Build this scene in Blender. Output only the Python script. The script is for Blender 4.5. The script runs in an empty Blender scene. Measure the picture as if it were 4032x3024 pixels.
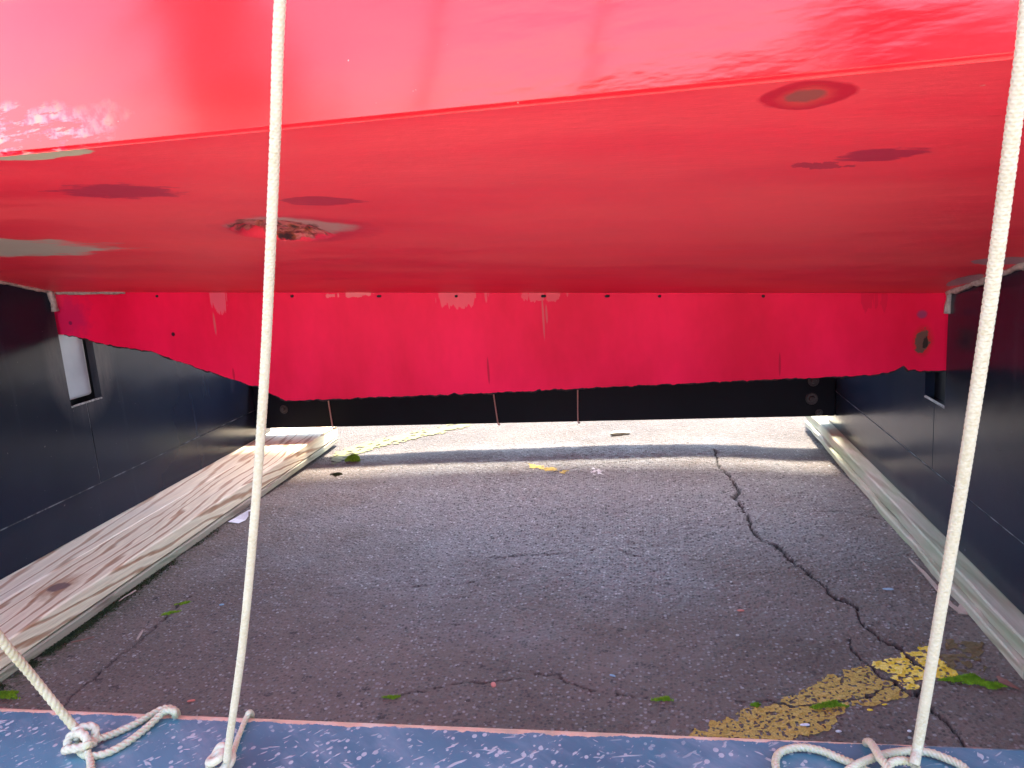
import bpy, bmesh, math, random
import numpy as np
from mathutils import Vector, Matrix
R = math.radians
random.seed(7); rng = np.random.default_rng(11)
scene = bpy.context.scene
C = scene.collection

# ------------------------------------------------------------------ camera
W0, H0, F0 = 4032.0, 3024.0, 3000.0
CAM_H = 1.0
d1 = np.array([492.0, -608.0, 3000.0]); d1 /= np.linalg.norm(d1)           # forward axis seen from the camera (x right, y down, z ahead)
d2 = np.array([0.068, 0.98, 0.186]); d2 -= d1 * d2.dot(d1); d2 /= np.linalg.norm(d2)
d3 = np.cross(d2, d1); d3 /= np.linalg.norm(d3)
cam_d = bpy.data.cameras.new("camera"); cam = bpy.data.objects.new("camera", cam_d); C.objects.link(cam)
cam_d.sensor_width = 36.0; cam_d.lens = 36.0 * F0 / W0; cam_d.clip_start = 0.02; cam_d.clip_end = 1500
cam.matrix_world = Matrix(((d3[0], -d3[1], -d3[2], 0), (d1[0], -d1[1], -d1[2], 0), (-d2[0], d2[1], d2[2], CAM_H), (0, 0, 0, 1)))
scene.camera = cam

# ------------------------------------------------------------------ light
SUN_EL, SUN_AZ = 66.0, 12.0       # azimuth measured from +Y (far side) towards +X
w = bpy.data.worlds.new("World"); scene.world = w; w.use_nodes = True
nt = w.node_tree
sky = nt.nodes.new('ShaderNodeTexSky'); sky.sky_type = 'NISHITA'; sky.sun_disc = False
sky.sun_elevation = R(SUN_EL); sky.sun_rotation = R(SUN_AZ); sky.air_density = 1.0; sky.dust_density = 2.0
nt.links.new(sky.outputs[0], nt.nodes['Background'].inputs[0]); nt.nodes['Background'].inputs[1].default_value = 0.15
sd = bpy.data.lights.new("sun", 'SUN'); sun = bpy.data.objects.new("sun", sd); C.objects.link(sun)
sd.energy = 3.3; sd.angle = R(8.0); sd.color = (1.0, 0.95, 0.86)
sv = Vector((math.cos(R(SUN_EL)) * math.sin(R(SUN_AZ)), math.cos(R(SUN_EL)) * math.cos(R(SUN_AZ)), math.sin(R(SUN_EL))))
sun.rotation_euler = sv.to_track_quat('Z', 'Y').to_euler()
scene.view_settings.view_transform = 'Standard'; scene.view_settings.look = 'None'
scene.view_settings.exposure = 3.4; scene.view_settings.gamma = 1.0
try: scene.cycles.max_bounces = 8; scene.cycles.diffuse_bounces = 5
except Exception: pass

# ------------------------------------------------------------------ helpers
def ray(px, py):
    v = np.array([(px - W0/2)/F0, (py - H0/2)/F0, 1.0])
    return np.array([v.dot(d3), v.dot(d1), -v.dot(d2)])                    # world direction
def onx(px, py, X): r = ray(px, py); s = X / r[0]; return Vector((X, r[1]*s, CAM_H + r[2]*s))
def ony(px, py, Y): r = ray(px, py); s = Y / r[1]; return Vector((r[0]*s, Y, CAM_H + r[2]*s))
def onz(px, py, Z): r = ray(px, py); s = (Z - CAM_H) / r[2]; return Vector((r[0]*s, r[1]*s, Z))
def dep(px, py, z): r = ray(px, py); return Vector((r[0]*z, r[1]*z, CAM_H + r[2]*z))

def tag(o, label=None, cat=None, group=None, kind=None):
    if label: o['label'] = label
    if cat: o['category'] = cat
    if group: o['group'] = group
    if kind: o['kind'] = kind
    return o
def empty(name, loc=(0, 0, 0)):
    o = bpy.data.objects.new(name, None); o.location = loc; C.objects.link(o); return o
def mesh(name, verts, faces, mat, parent=None, smooth=False):
    me = bpy.data.meshes.new(name); me.from_pydata([tuple(v) for v in verts], [], [tuple(f) for f in faces]); me.update()
    return link(name, me, mat, parent, smooth)
def link(name, me, mat, parent=None, smooth=False):
    if smooth: me.polygons.foreach_set('use_smooth', [True]*len(me.polygons))
    o = bpy.data.objects.new(name, me); C.objects.link(o)
    if mat: me.materials.append(mat)
    if parent:
        o.parent = parent; o.matrix_parent_inverse = Matrix.Translation(-parent.location)
    return o
class MB:
    def __init__(s): s.bm = bmesh.new()
    def box(s, a, b, bev=0.0, mi=0):
        v = [s.bm.verts.new((x, y, z)) for x in (a[0], b[0]) for y in (a[1], b[1]) for z in (a[2], b[2])]
        F = [(0,1,3,2),(4,6,7,5),(0,4,5,1),(2,3,7,6),(0,2,6,4),(1,5,7,3)]
        fs = [s.bm.faces.new([v[i] for i in f]) for f in F]
        for f in fs: f.material_index = mi
        if bev:
            es = list({e for f in fs for e in f.edges})
            bmesh.ops.bevel(s.bm, geom=es, offset=bev, segments=2, profile=.5, affect='EDGES')
        return s
    def prism(s, pts, axis, a, b):                                     # polygon extruded along an axis (0 x, 1 y, 2 z)
        def put(p, t):
            q = list(p); q.insert(axis, t); return q
        lo = [s.bm.verts.new(put(p, a)) for p in pts]; hi = [s.bm.verts.new(put(p, b)) for p in pts]
        s.bm.faces.new(lo); s.bm.faces.new(hi[::-1])
        for i in range(len(pts)):
            j = (i+1) % len(pts); s.bm.faces.new((lo[j], lo[i], hi[i], hi[j]))
        return s
    def build(s, name, mat, parent=None, smooth=False):
        bmesh.ops.recalc_face_normals(s.bm, faces=s.bm.faces)
        me = bpy.data.meshes.new(name); s.bm.to_mesh(me); s.bm.free()
        return link(name, me, mat, parent, smooth)

def catmull(P, step):
    P = [Vector(p) for p in P]; P = [P[0]*2-P[1]] + P + [P[-1]*2-P[-2]]
    out = []
    for i in range(1, len(P)-2):
        L = (P[i+1]-P[i]).length; n = max(2, int(L/step))
        for k in range(n):
            t = k/n; a, b, c, d = P[i-1], P[i], P[i+1], P[i+2]
            out.append(.5*((2*b) + (c-a)*t + (2*a-5*b+4*c-d)*t*t + (3*b-a-3*c+d)*t**3))
    out.append(P[-2]); return out
def tube(bm, path, rad, seg=14, disp=None, cap=True):
    """one swept tube; rad a number or f(t); disp f(theta, s, r) returns the radius at that angle"""
    n = len(path); T = []
    for i in range(n):
        a = path[max(0, i-1)]; b = path[min(n-1, i+1)]; T.append((b-a).normalized())
    up = Vector((0, 0, 1)) if abs(T[0].z) < .9 else Vector((1, 0, 0))
    N = (up - T[0]*up.dot(T[0])).normalized(); rings = []; s = 0.0
    for i in range(n):
        if i:
            s += (path[i]-path[i-1]).length; N = (N - T[i]*N.dot(T[i])).normalized()
        B = T[i].cross(N); r = rad(i/(n-1)) if callable(rad) else rad; ring = []
        for k in range(seg):
            th = 2*math.pi*k/seg; rr = disp(th, s, r) if disp else r
            ring.append(bm.verts.new(path[i] + (N*math.cos(th)+B*math.sin(th))*rr))
        rings.append(ring)
    for i in range(n-1):
        for k in range(seg):
            j = (k+1) % seg; bm.faces.new((rings[i][k], rings[i][j], rings[i+1][j], rings[i+1][k]))
    if cap: bm.faces.new(rings[0][::-1]); bm.faces.new(rings[-1])

def _lat(seed):
    g = np.random.default_rng(seed).random((256, 256)); return g
_L = [_lat(i) for i in range(6)]
def vnoise(x, y, sc, k=0):
    x = np.asarray(x)*sc + 13.7*k; y = np.asarray(y)*sc + 7.3*k
    xi = np.floor(x).astype(int); yi = np.floor(y).astype(int); fx = x-xi; fy = y-yi
    fx = fx*fx*(3-2*fx); fy = fy*fy*(3-2*fy); G = _L[k % 6]
    a = G[xi % 256, yi % 256]; b = G[(xi+1) % 256, yi % 256]; c = G[xi % 256, (yi+1) % 256]; d = G[(xi+1) % 256, (yi+1) % 256]
    return (a*(1-fx)+b*fx)*(1-fy) + (c*(1-fx)+d*fx)*fy - .5
def fbm(x, y, sc, k=0, o=4):
    return sum(vnoise(x, y, sc*2**i, k+i)*.5**i for i in range(o))
def polydist(x, y, pts):
    best = np.full(np.shape(x), 1e9)
    for (ax, ay), (bx, by) in zip(pts[:-1], pts[1:]):
        dx, dy = bx-ax, by-ay; t = np.clip(((x-ax)*dx+(y-ay)*dy)/(dx*dx+dy*dy+1e-12), 0, 1)
        best = np.minimum(best, np.hypot(x-ax-t*dx, y-ay-t*dy))
    return best
def inpoly(x, y, pts):
    r = np.zeros(np.shape(x), bool); n = len(pts)
    for i in range(n):
        ax, ay = pts[i]; bx, by = pts[(i+1) % n]
        c = ((ay > y) != (by > y)) & (x < (bx-ax)*(y-ay)/((by-ay) if by != ay else 1e-9)+ax)
        r ^= c
    return r

# ------------------------------------------------------------------ materials
class NM:
    def __init__(s, name):
        s.m = bpy.data.materials.new(name); s.m.use_nodes = True; s.t = s.m.node_tree; s.b = s.t.nodes['Principled BSDF']
        s.co = s.t.nodes.new('ShaderNodeTexCoord').outputs['Object']
    def n(s, typ, **k):
        q = s.t.nodes.new('ShaderNode'+typ)
        for a, v in k.items(): setattr(q, a, v)
        return q
    def put(s, sock, v):
        if isinstance(v, bpy.types.NodeSocket): s.t.links.new(v, sock)
        else:
            if isinstance(v, (tuple, list)) and len(v) == 3 and sock.type == 'RGBA': v = (*v, 1)
            sock.default_value = v
    def set(s, **k):
        for a, v in k.items(): s.put(s.b.inputs[a.replace('_', ' ')], v)
        return s
    def map(s, sc=(1,1,1), loc=(0,0,0), rot=(0,0,0), vec=None):
        q = s.n('Mapping'); s.put(q.inputs[0], vec or s.co); q.inputs['Scale'].default_value = sc; q.inputs['Location'].default_value = loc
        q.inputs['Rotation'].default_value = rot; return q.outputs[0]
    def noise(s, sc, det=4, rough=.55, vec=None, out='Fac', dist=0):
        q = s.n('TexNoise'); s.put(q.inputs['Vector'], vec or s.co); q.inputs['Scale'].default_value = sc
        q.inputs['Detail'].default_value = det; q.inputs['Roughness'].default_value = rough; q.inputs['Distortion'].default_value = dist
        return q.outputs[out]
    def vor(s, sc, vec=None, feat='F1', out='Distance', rnd=1):
        q = s.n('TexVoronoi', feature=feat); s.put(q.inputs['Vector'], vec or s.co); q.inputs['Scale'].default_value = sc
        q.inputs['Randomness'].default_value = rnd; return q.outputs[out]
    def ramp(s, f, stops, interp='LINEAR'):
        q = s.n('ValToRGB'); s.put(q.inputs[0], f); e = q.color_ramp; e.interpolation = interp
        while len(e.elements) < len(stops): e.elements.new(.5)
        for el, (p, c) in zip(e.elements, stops):
            el.position = p; el.color = (*c, 1) if isinstance(c, tuple) else (c, c, c, 1)
        return q.outputs[0]
    def mix(s, f, a, b, mode='MIX'):
        q = s.n('Mix', data_type='RGBA', blend_type=mode); s.put(q.inputs[0], f); s.put(q.inputs[6], a); s.put(q.inputs[7], b); return q.outputs[2]
    def ma(s, op, a, b=0, c=0, clamp=False):
        q = s.n('Math', operation=op, use_clamp=clamp); s.put(q.inputs[0], a); s.put(q.inputs[1], b)
        s.put(q.inputs[2], c); return q.outputs[0]
    def xyz(s, vec=None):
        q = s.n('SeparateXYZ'); s.put(q.inputs[0], vec or s.co); return q.outputs
    def bump(s, h, st=.5, d=.002, nrm=None):
        q = s.n('Bump'); s.put(q.inputs['Height'], h); q.inputs['Strength'].default_value = st; q.inputs['Distance'].default_value = d
        if nrm: s.put(q.inputs['Normal'], nrm)
        s.last = q.outputs[0]; s.put(s.b.inputs['Normal'], q.outputs[0]); return q.outputs[0]
    def blob(s, c, h, rot=0, axes=(0, 1), wob=.5, wsc=20, edge=.06, stretch=(1,1,1), lens=False):
        """0..1 mask of a ragged-edged ellipse in two axes: centre c, half sizes h"""
        o = s.xyz(); u = s.ma('SUBTRACT', o[axes[0]], c[0]); v = s.ma('SUBTRACT', o[axes[1]], c[1])
        if rot:
            cr, sr = math.cos(rot), math.sin(rot)
            u2 = s.ma('ADD', s.ma('MULTIPLY', u, cr), s.ma('MULTIPLY', v, sr)); v = s.ma('SUBTRACT', s.ma('MULTIPLY', v, cr), s.ma('MULTIPLY', u, sr)); u = u2
        u = s.ma('DIVIDE', u, h[0]); v = s.ma('DIVIDE', v, h[1])
        d = s.ma('ADD', s.ma('POWER', s.ma('ABSOLUTE', u), 1.45), s.ma('MULTIPLY', v, v)) if lens else s.ma('SQRT', s.ma('ADD', s.ma('MULTIPLY', u, u), s.ma('MULTIPLY', v, v)))
        nz = s.noise(wsc, 5, .6, vec=s.map(stretch))
        d = s.ma('ADD', d, s.ma('MULTIPLY', s.ma('SUBTRACT', nz, .5), wob*2))
        return s.ma('MULTIPLY_ADD', d, -1/edge, .5 + 1/edge, clamp=True)
def ell(pts, axes):
    """centre and half sizes from left, right, top, bottom world points"""
    l, r, t, b = pts
    return ((l[axes[0]]+r[axes[0]])/2, (t[axes[1]]+b[axes[1]])/2), (abs(r[axes[0]]-l[axes[0]])/2, abs(t[axes[1]]-b[axes[1]])/2)

# asphalt
m = NM('asphalt'); o = m.xyz()
n1 = m.noise(2.2, 5, .6); n2 = m.noise(70, 3, .6); fine = m.noise(520, 3, .7)
vd = m.n('TexVoronoi'); m.put(vd.inputs['Vector'], m.co); vd.inputs['Scale'].default_value = 105
cellr = m.xyz(vd.outputs['Color'])[0]
vd2 = m.n('TexVoronoi'); m.put(vd2.inputs['Vector'], m.map((1, 1, 1), (3.1, 1.7, 0))); vd2.inputs['Scale'].default_value = 58
cell2 = m.xyz(vd2.outputs['Color'])
base = m.mix(m.ramp(n1, [(.35, 0.), (.65, 1.)]), (.112, .086, .066), (.172, .134, .108))
base = m.mix(m.ramp(fine, [(.3, 0.), (.75, 1.)]), base, m.mix(1.0, base, (1.7, 1.6, 1.55), 'MULTIPLY'))
stone = m.ramp(cellr, [(0, (.035, .03, .027)), (.4, (.09, .08, .072)), (.75, (.22, .205, .19)), (1, (.52, .5, .47))])
wear_lit = m.blob((-.25, 2.75), (1.0, .75), wob=.9, wsc=2.6, edge=.8)
base = m.mix(m.ma('MULTIPLY', wear_lit, .7), base, (.27, .262, .25))  # exposed aggregate, plus light on the ground centre painted into its colour
smask = m.ma('MULTIPLY', m.ramp(vd.outputs['Distance'], [(.28, 1.), (.5, 0.)]), m.ma('MULTIPLY_ADD', wear_lit, .35, .58))
base = m.mix(smask, base, stone)
vd3 = m.n('TexVoronoi'); m.put(vd3.inputs['Vector'], m.map((1, 1, 1), (7.7, 2.3, 0))); vd3.inputs['Scale'].default_value = 33
cell3 = m.xyz(vd3.outputs['Color']); cob = m.ma('MULTIPLY', m.ramp(vd3.outputs['Distance'], [(.16, 1.), (.2, 0.)]), m.ma('GREATER_THAN', cell3[0], .955))
base = m.mix(m.ma('MULTIPLY', m.ramp(m.noise(30, 4, .7), [(.60, 0.), (.68, 1.)]), .75), base, (.03, .024, .02))
base = m.mix(cob, base, m.ramp(cell3[1], [(0, (.2, .13, .1)), (.6, (.33, .3, .28)), (1, (.5, .48, .46))]))
big = m.ma('MULTIPLY', m.ramp(vd2.outputs['Distance'], [(.2, 1.), (.3, 0.)]), m.ma('GREATER_THAN', cell2[0], m.ma('ADD', m.ma('MULTIPLY_ADD', wear_lit, -.22, .93), m.ma('MULTIPLY', m.ma('SUBTRACT', m.noise(4, 3, .6), .5), .35))))
base = m.mix(big, base, m.ramp(cell2[1], [(0, (.16, .12, .1)), (.6, (.3, .28, .26)), (1, (.5, .48, .45))]))
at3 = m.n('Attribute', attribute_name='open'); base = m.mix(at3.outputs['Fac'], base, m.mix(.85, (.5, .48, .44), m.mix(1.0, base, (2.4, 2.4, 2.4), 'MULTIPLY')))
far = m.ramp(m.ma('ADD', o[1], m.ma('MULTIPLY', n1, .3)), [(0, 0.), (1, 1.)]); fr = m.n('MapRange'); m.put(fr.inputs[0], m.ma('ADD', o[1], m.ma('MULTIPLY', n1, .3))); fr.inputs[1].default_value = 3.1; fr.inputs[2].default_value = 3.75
base = m.mix(fr.outputs[0], base, m.mix(1.0, base, (.31, .305, .29), 'MULTIPLY'))  # sunlit far ground darkened in the colour to hold its brightness down
at = m.n('Attribute', attribute_name='crack'); base = m.mix(at.outputs['Fac'], base, (.006, .005, .005))
at2 = m.n('Attribute', attribute_name='moss'); base = m.mix(m.ma('MULTIPLY', at2.outputs['Fac'], m.ramp(n2, [(.42, 0.), (.6, 1.)])), base, (.05, .06, .015))
m.set(Base_Color=base, Roughness=m.ma('MULTIPLY_ADD', wear_lit, -.16, .86))
h = m.ma('ADD', m.ma('MULTIPLY', vd.outputs['Distance'], -.8), m.ma('ADD', m.ma('MULTIPLY', fine, .7), m.ma('MULTIPLY', n2, 1.1)))
m.bump(h, 1.0, .0075); M_ASPH = m.m

def paint_mat(name, c1, c2, rough=.45):
    m = NM(name); f = m.noise(260, 4, .65)
    m.set(Base_Color=m.mix(m.ramp(f, [(.35, 0.), (.62, 1.)]), c1, c2), Roughness=rough); m.bump(f, .5, .002); return m.m
M_YEL = paint_mat('yellow_paint', (.55, .37, .01), (.85, .62, .02))
M_YELD = paint_mat('dusty_yellow_paint', (.26, .18, .035), (.52, .37, .06), .8)
M_YELP = paint_mat('pale_yellow_paint', (.065, .064, .008), (.10, .097, .014), .8)
M_YELF = paint_mat('faint_yellow_paint', (.09, .062, .022), (.15, .1, .03), .9)
M_WHT = paint_mat('white_scuff', (.4, .4, .4), (.7, .7, .68), .8)

# wood
def wood(name, light, dark, tint=None, green=0., seed=0.0, rsc=1.0):
    m = NM(name)
    v = m.map((1, .11, 1), (seed, seed*.7, 0)); warp = m.noise(9, 3, .5, vec=m.map((1, .22, 1), (seed, 0, 0)), out='Color')
    add = m.n('VectorMath', operation='MULTIPLY_ADD'); m.put(add.inputs[0], warp); add.inputs[1].default_value = (.035, 0, .035); m.put(add.inputs[2], v)
    wv = m.n('TexWave', wave_type='BANDS', bands_direction='DIAGONAL'); m.put(wv.inputs['Vector'], add.outputs[0])
    wv.inputs['Scale'].default_value = 15*rsc; wv.inputs['Distortion'].default_value = 6.0; wv.inputs['Detail'].default_value = 3; wv.inputs['Detail Scale'].default_value = 1.3
    g = m.ramp(wv.outputs['Fac'], [(0, 1.), (.10, .75), (.26, .12), (.5, .0), (1, .2)])
    fine = m.noise(160, 4, .6, vec=m.map((1, .03, 1)))
    c = m.mix(g, light, dark); c = m.mix(m.ramp(fine, [(.35, .35), (.6, 0.)]), c, tuple(x*.55 for x in light))
    if seed == 0.0:
        for (px_, py_, a_, b_) in ((232, 2312, .028, .030), (312, 2418, .010, .010), (84, 2553, .012, .010)):
            kp = onz(px_, py_, .094); ring_ = m.blob((kp.x, kp.y), (a_*1.5, b_*2.6), wob=.5, wsc=40, edge=.7); c = m.mix(m.ma('MULTIPLY', ring_, .7), c, dark)
            c = m.mix(m.blob((kp.x, kp.y), (a_, b_), wob=.4, wsc=60, edge=.3), c, (.16, .09, .07))
    st = m.noise(5, 4, .6, vec=m.map((1, .3, 1), (4, 2, seed)))
    c = m.mix(m.ramp(st, [(.5, 0.), (.75, .55)]), c, tint or tuple(x*.7 for x in light))
    if green: c = m.mix(m.ma('MULTIPLY', m.ramp(m.noise(14, 4, .6, vec=m.map((1, .25, 1))), [(.35, 0.), (.6, 1.)]), green), c, (.27, .32, .19))
    m.set(Base_Color=c, Roughness=.75); m.bump(m.ma('ADD', m.ma('MULTIPLY', g, -1.), fine), .5, .002); return m
KNOT = (-1.72, 1.69)
m = wood('pine_timber', (.82, .71, .48), (.36, .19, .09), (.58, .49, .35))
M_PINE = m.m
m = wood('pine_timber_pale', (.82, .72, .51), (.44, .28, .16), (.55, .5, .42), seed=2.3, rsc=.7); M_PINE2 = m.m
m = wood('dirty_timber', (.34, .27, .2), (.16, .1, .07), (.2, .18, .12), green=.5, seed=5.1); M_DIRTY = m.m
m = wood('greenish_timber', (.5, .44, .33), (.28, .2, .13), (.36, .3, .24), green=.8, seed=7.7, rsc=.6); M_GREENW = m.m

# black painted boards
m = NM('black_paint'); n1 = m.noise(1.6, 4, .55); sp = m.noise(60, 3, .7); st = m.noise(14, 4, .6, vec=m.map((1, 1, .12)))
c = m.mix(m.ramp(n1, [(.3, 0.), (.7, 1.)]), (.005, .007, .015), (.012, .016, .029))
c = m.mix(m.ma('MULTIPLY', m.ramp(st, [(.6, 0.), (.72, 1.)]), .10), c, (.09, .1, .12))
c = m.mix(m.ma('MULTIPLY', m.ramp(sp, [(.71, 0.), (.75, 1.)]), .5), c, (.16, .16, .16))
rb = m.blob((2.35, .68), (.15, .20), axes=(1, 2), wob=.14, wsc=7, edge=.35); xs = m.ma('LESS_THAN', m.xyz()[0], 0.)
rb = m.ma('MULTIPLY', m.ma('MULTIPLY', rb, xs), .55); rb = m.ma('MULTIPLY', rb, m.ramp(m.noise(40, 4, .7, vec=m.map((1, 1, .15))), [(.3, .35), (.6, .9)]))
c = m.mix(rb, c, (.09, .08, .078))
m.set(Base_Color=c, Roughness=m.ma('MULTIPLY_ADD', n1, .14, .14), Specular_IOR_Level=.22); m.bump(m.noise(6, 3, .5), .25, .006); M_BLACK = m.m
m = NM('seam_filler'); f = m.noise(24, 4, .6, vec=m.map((1, 1, .3)))
m.set(Base_Color=m.ramp(f, [(.44, (.004, .004, .005)), (.5, (.03, .03, .033)), (.6, (.13, .13, .13))]), Roughness=.7); M_FILL = m.m
m = NM('raw_edge'); f = m.noise(120, 4, .7); m.set(Base_Color=m.ramp(f, [(.35, (.05, .045, .045)), (.6, (.3, .27, .25))]), Roughness=.8); M_RAW = m.m
m = NM('black_beam_paint'); f = m.noise(3, 3, .5)
m.set(Base_Color=m.ramp(f, [(.3, (.003, .003, .006)), (.7, (.006, .006, .011))]), Roughness=.42, Specular_IOR_Level=.15); m.bump(m.noise(40, 3, .6), .2, .002); M_BEAM = m.m
m = NM('grey_block'); f = m.noise(9, 3, .5)
m.set(Base_Color=m.ramp(f, [(.3, (.22, .23, .26)), (.7, (.30, .31, .34))]), Roughness=.45); M_GREY = m.m

# blue scratched beam
m = NM('blue_scuffed_paint'); o = m.xyz()
c = m.ramp(m.noise(5, 4, .6), [(.3, (.035, .10, .135)), (.7, (.065, .17, .21))])
tot = None
def addm(a, b): return b if a is None else m.ma('MAXIMUM', a, b)
for ang, sc, th, sx in ((38, 120, .69, .22), (52, 210, .68, .35), (6, 140, .72, .2), (-35, 130, .735, .2)):
    v = m.map((1, sx, 1), vec=m.map((1, 1, 1), rot=(0, 0, R(90-ang)), loc=(ang*.1, 0, 0))); tot = addm(tot, m.ramp(m.noise(sc, 2, .5, vec=v), [(th-.025, 0.), (th+.01, 1.)]))
v1 = m.n('TexVoronoi'); m.put(v1.inputs['Vector'], m.map((1, .8, 1), rot=(0, 0, .6))); v1.inputs['Scale'].default_value = 120
cr = m.xyz(v1.outputs['Color'])
dots = m.ma('LESS_THAN', v1.outputs['Distance'], m.ma('MULTIPLY_ADD', cr[0], .8, -.40)); tot = m.ma('MAXIMUM', tot, dots)
tot = m.ma('MULTIPLY', tot, m.ramp(m.noise(7, 3, .5), [(.33, .35), (.5, .9)]))
c = m.mix(m.ma('MULTIPLY', m.ramp(m.noise(16, 5, .7, vec=m.map((.35, 1, 1), vec=m.map((1, 1, 1), rot=(0, 0, R(40))))), [(.48, 0.), (.66, 1.)]), .35), c, (.24, .30, .32)); c = m.mix(m.ma('MULTIPLY', tot, .85), c, (.36, .39, .37))
edge = m.ma('GREATER_THAN', m.ma('ADD', o[1], m.ma('MULTIPLY_ADD', m.noise(28, 5, .7), .022, -.011)), m.ma('ADD', .8005, m.ma('MULTIPLY', m.ma('MAXIMUM', m.ma('SUBTRACT', o[0], .0), 0), .03)))
c = m.mix(edge, c, m.ramp(m.noise(30, 4, .6), [(.35, (.36, .28, .19)), (.5, (.5, .33, .22)), (.7, (.5, .44, .34))]))
m.set(Base_Color=c, Roughness=m.ma('MULTIPLY_ADD', tot, .35, .34)); m.bump(m.ma('ADD', tot, m.noise(9, 2, .5)), .35, .0015); M_BLUE = m.m

# reds (object coordinates are world metres); marks are placed after the hull surface is defined
def rope_mat(name, c1, c2):
    m = NM(name); f = m.noise(300, 3, .6); g = m.noise(18, 3, .6)
    m.set(Base_Color=m.mix(m.ramp(f, [(.3, 0.), (.7, 1.)]), m.mix(m.ramp(g, [(.4, 0.), (.6, 1.)]), c1, c2), (.46, .42, .32)), Roughness=.7)
    try: m.set(Subsurface_Weight=.0)
    except Exception: pass
    m.bump(f, .4, .001); return m.m
M_ROPE = rope_mat('nylon_rope', (.36, .31, .19), (.42, .37, .25))
M_ROPE2 = rope_mat('weathered_rope', (.36, .32, .15), (.42, .38, .21))
m = NM('sealant'); f = m.noise(70, 4, .7); m.set(Base_Color=m.ramp(f, [(.3, (.22, .14, .13)), (.65, (.46, .36, .32))]), Roughness=.7); m.bump(f, .8, .004); M_SEAL = m.m
m = NM('rusty_steel'); f = m.noise(60, 4, .7); m.set(Base_Color=m.ramp(f, [(.3, (.02, .018, .02)), (.7, (.07, .06, .062))]), Roughness=.5, Metallic=.3); m.bump(f, .5, .002); M_BOLT = m.m
m = NM('twine'); m.set(Base_Color=(.42, .26, .22), Roughness=.8); M_TWINE = m.m
m = NM('moss'); f = m.noise(90, 3, .6); m.set(Base_Color=m.ramp(f, [(.3, (.13, .26, .008)), (.7, (.34, .5, .02))]), Roughness=.9); M_MOSS = m.m
m = NM('dark_moss'); f = m.noise(60, 3, .6); m.set(Base_Color=m.ramp(f, [(.3, (.022, .03, .012)), (.7, (.07, .085, .025))]), Roughness=.95); M_MOSSD = m.m
m = NM('pebble'); oi = m.n('ObjectInfo'); f = m.noise(9, 2, .5); m.set(Base_Color=m.ramp(f, [(.3, (.14, .11, .1)), (.55, (.3, .27, .24)), (.75, (.5, .46, .42))]), Roughness=.8); M_PEB = m.m
def flat(name, c, r=.7): q = NM(name); f = q.noise(80, 3, .6); q.set(Base_Color=q.mix(f, tuple(x*.75 for x in c), tuple(min(1, x*1.2) for x in c)), Roughness=r); return q.m
M_PAPER = flat('white_tape', (.72, .74, .76), .5); M_STICK = flat('split_wood', (.42, .32, .25)); M_LEAF = flat('dry_leaf', (.25, .1, .07)); M_PETAL = flat('yellow_petal', (.8, .6, .03)); M_CHIP = flat('paint_chip', (.6, .18, .13)); M_BLUECHIP = flat('blue_chip', (.3, .45, .55)); M_ROCK = flat('pale_rock', (.35, .32, .22))

# ------------------------------------------------------------------ ground
GP = lambda *pp: [tuple(onz(x, y, 0)[:2]) for x, y in pp]
CRACKS = [  # width, points
 (.0058, GP((2815,1770),(2822,1798),(2834,1840),(2870,1871),(2888,1907),(2913,1938),(2895,1962),(2931,2010),(2949,2034),(2955,2065),(2998,2131),(3059,2144),(3101,2192),(3162,2247),(3204,2271),(3253,2320),(3296,2359),(3332,2368),(3375,2396),(3384,2423),(3423,2484),(3472,2520),(3557,2554),(3587,2587),(3640,2640))),
 (.0026, GP((3341,2514),(3362,2563),(3405,2605),(3454,2648),(3527,2690),(3587,2733),(3654,2763),(3672,2800),(3751,2861),(3782,2897),(3800,2946),(3830,3010))),
 (.0020, GP((2900,2745),(3040,2757),(3138,2779),(3320,2772),(3411,2745),(3466,2715),(3533,2703))),
 (.0028, GP((3600,2730),(3666,2703),(3776,2687),(3900,2680))),
 (.0026, GP((200,2830),(249,2779),(304,2721),(365,2672),(437,2599),(529,2533),(620,2454),(747,2344))),
 (.0009, GP((1500,2745),(1690,2724),(1824,2690),(1921,2684),(2073,2654),(2189,2645),(2219,2669),(2292,2703),(2468,2730),(2560,2740))),
 (.0009, GP((1900,2195),(2012,2186),(2195,2180),(2340,2159),(2438,2159),(2504,2186),(2600,2200))),
 (.0007, GP((1250,2345),(1400,2330),(1600,2310),(1873,2292))),
 (.0012, GP((3120,2012),(3317,2016),(3400,2030),(3500,2052))),
 (.0014, GP((2100,1880),(2300,1840),(2500,1815),(2640,1800))),
]
def crackmask(x, y):
    wx = x + .013*fbm(x, y, 42, 1, 4); wy = y + .013*fbm(x, y, 42, 3, 4); out = np.zeros(np.shape(x))
    for wd, pts in CRACKS:
        a = np.array(pts); sel = (x > a[:,0].min()-.05) & (x < a[:,0].max()+.05) & (y > a[:,1].min()-.05) & (y < a[:,1].max()+.05)
        if sel.any():
            dd = polydist(wx[sel], wy[sel], pts); w2 = wd*(1+1.1*vnoise(x[sel], y[sel], 22, 2))
            out[sel] = np.maximum(out[sel], np.clip(1.35 - dd/np.maximum(w2, 2e-4), 0, 1))
    return out
def gz(x, y):
    x = np.atleast_1d(np.asarray(x, float)); y = np.atleast_1d(np.asarray(y, float))
    near = np.exp(-((x/6)**2+((y-2)/6)**2))
    sag = np.exp(-((y-3.45)/.45)**2)*(.030/(1+np.exp(-(x-.48)/.09)) + .02/(1+np.exp((x+1.25)/.08)))
    z = -sag + .012*fbm(x, y, 1.3, 0, 3)*near + .0035*fbm(x, y, 9, 2, 3)*near
    return z
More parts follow.
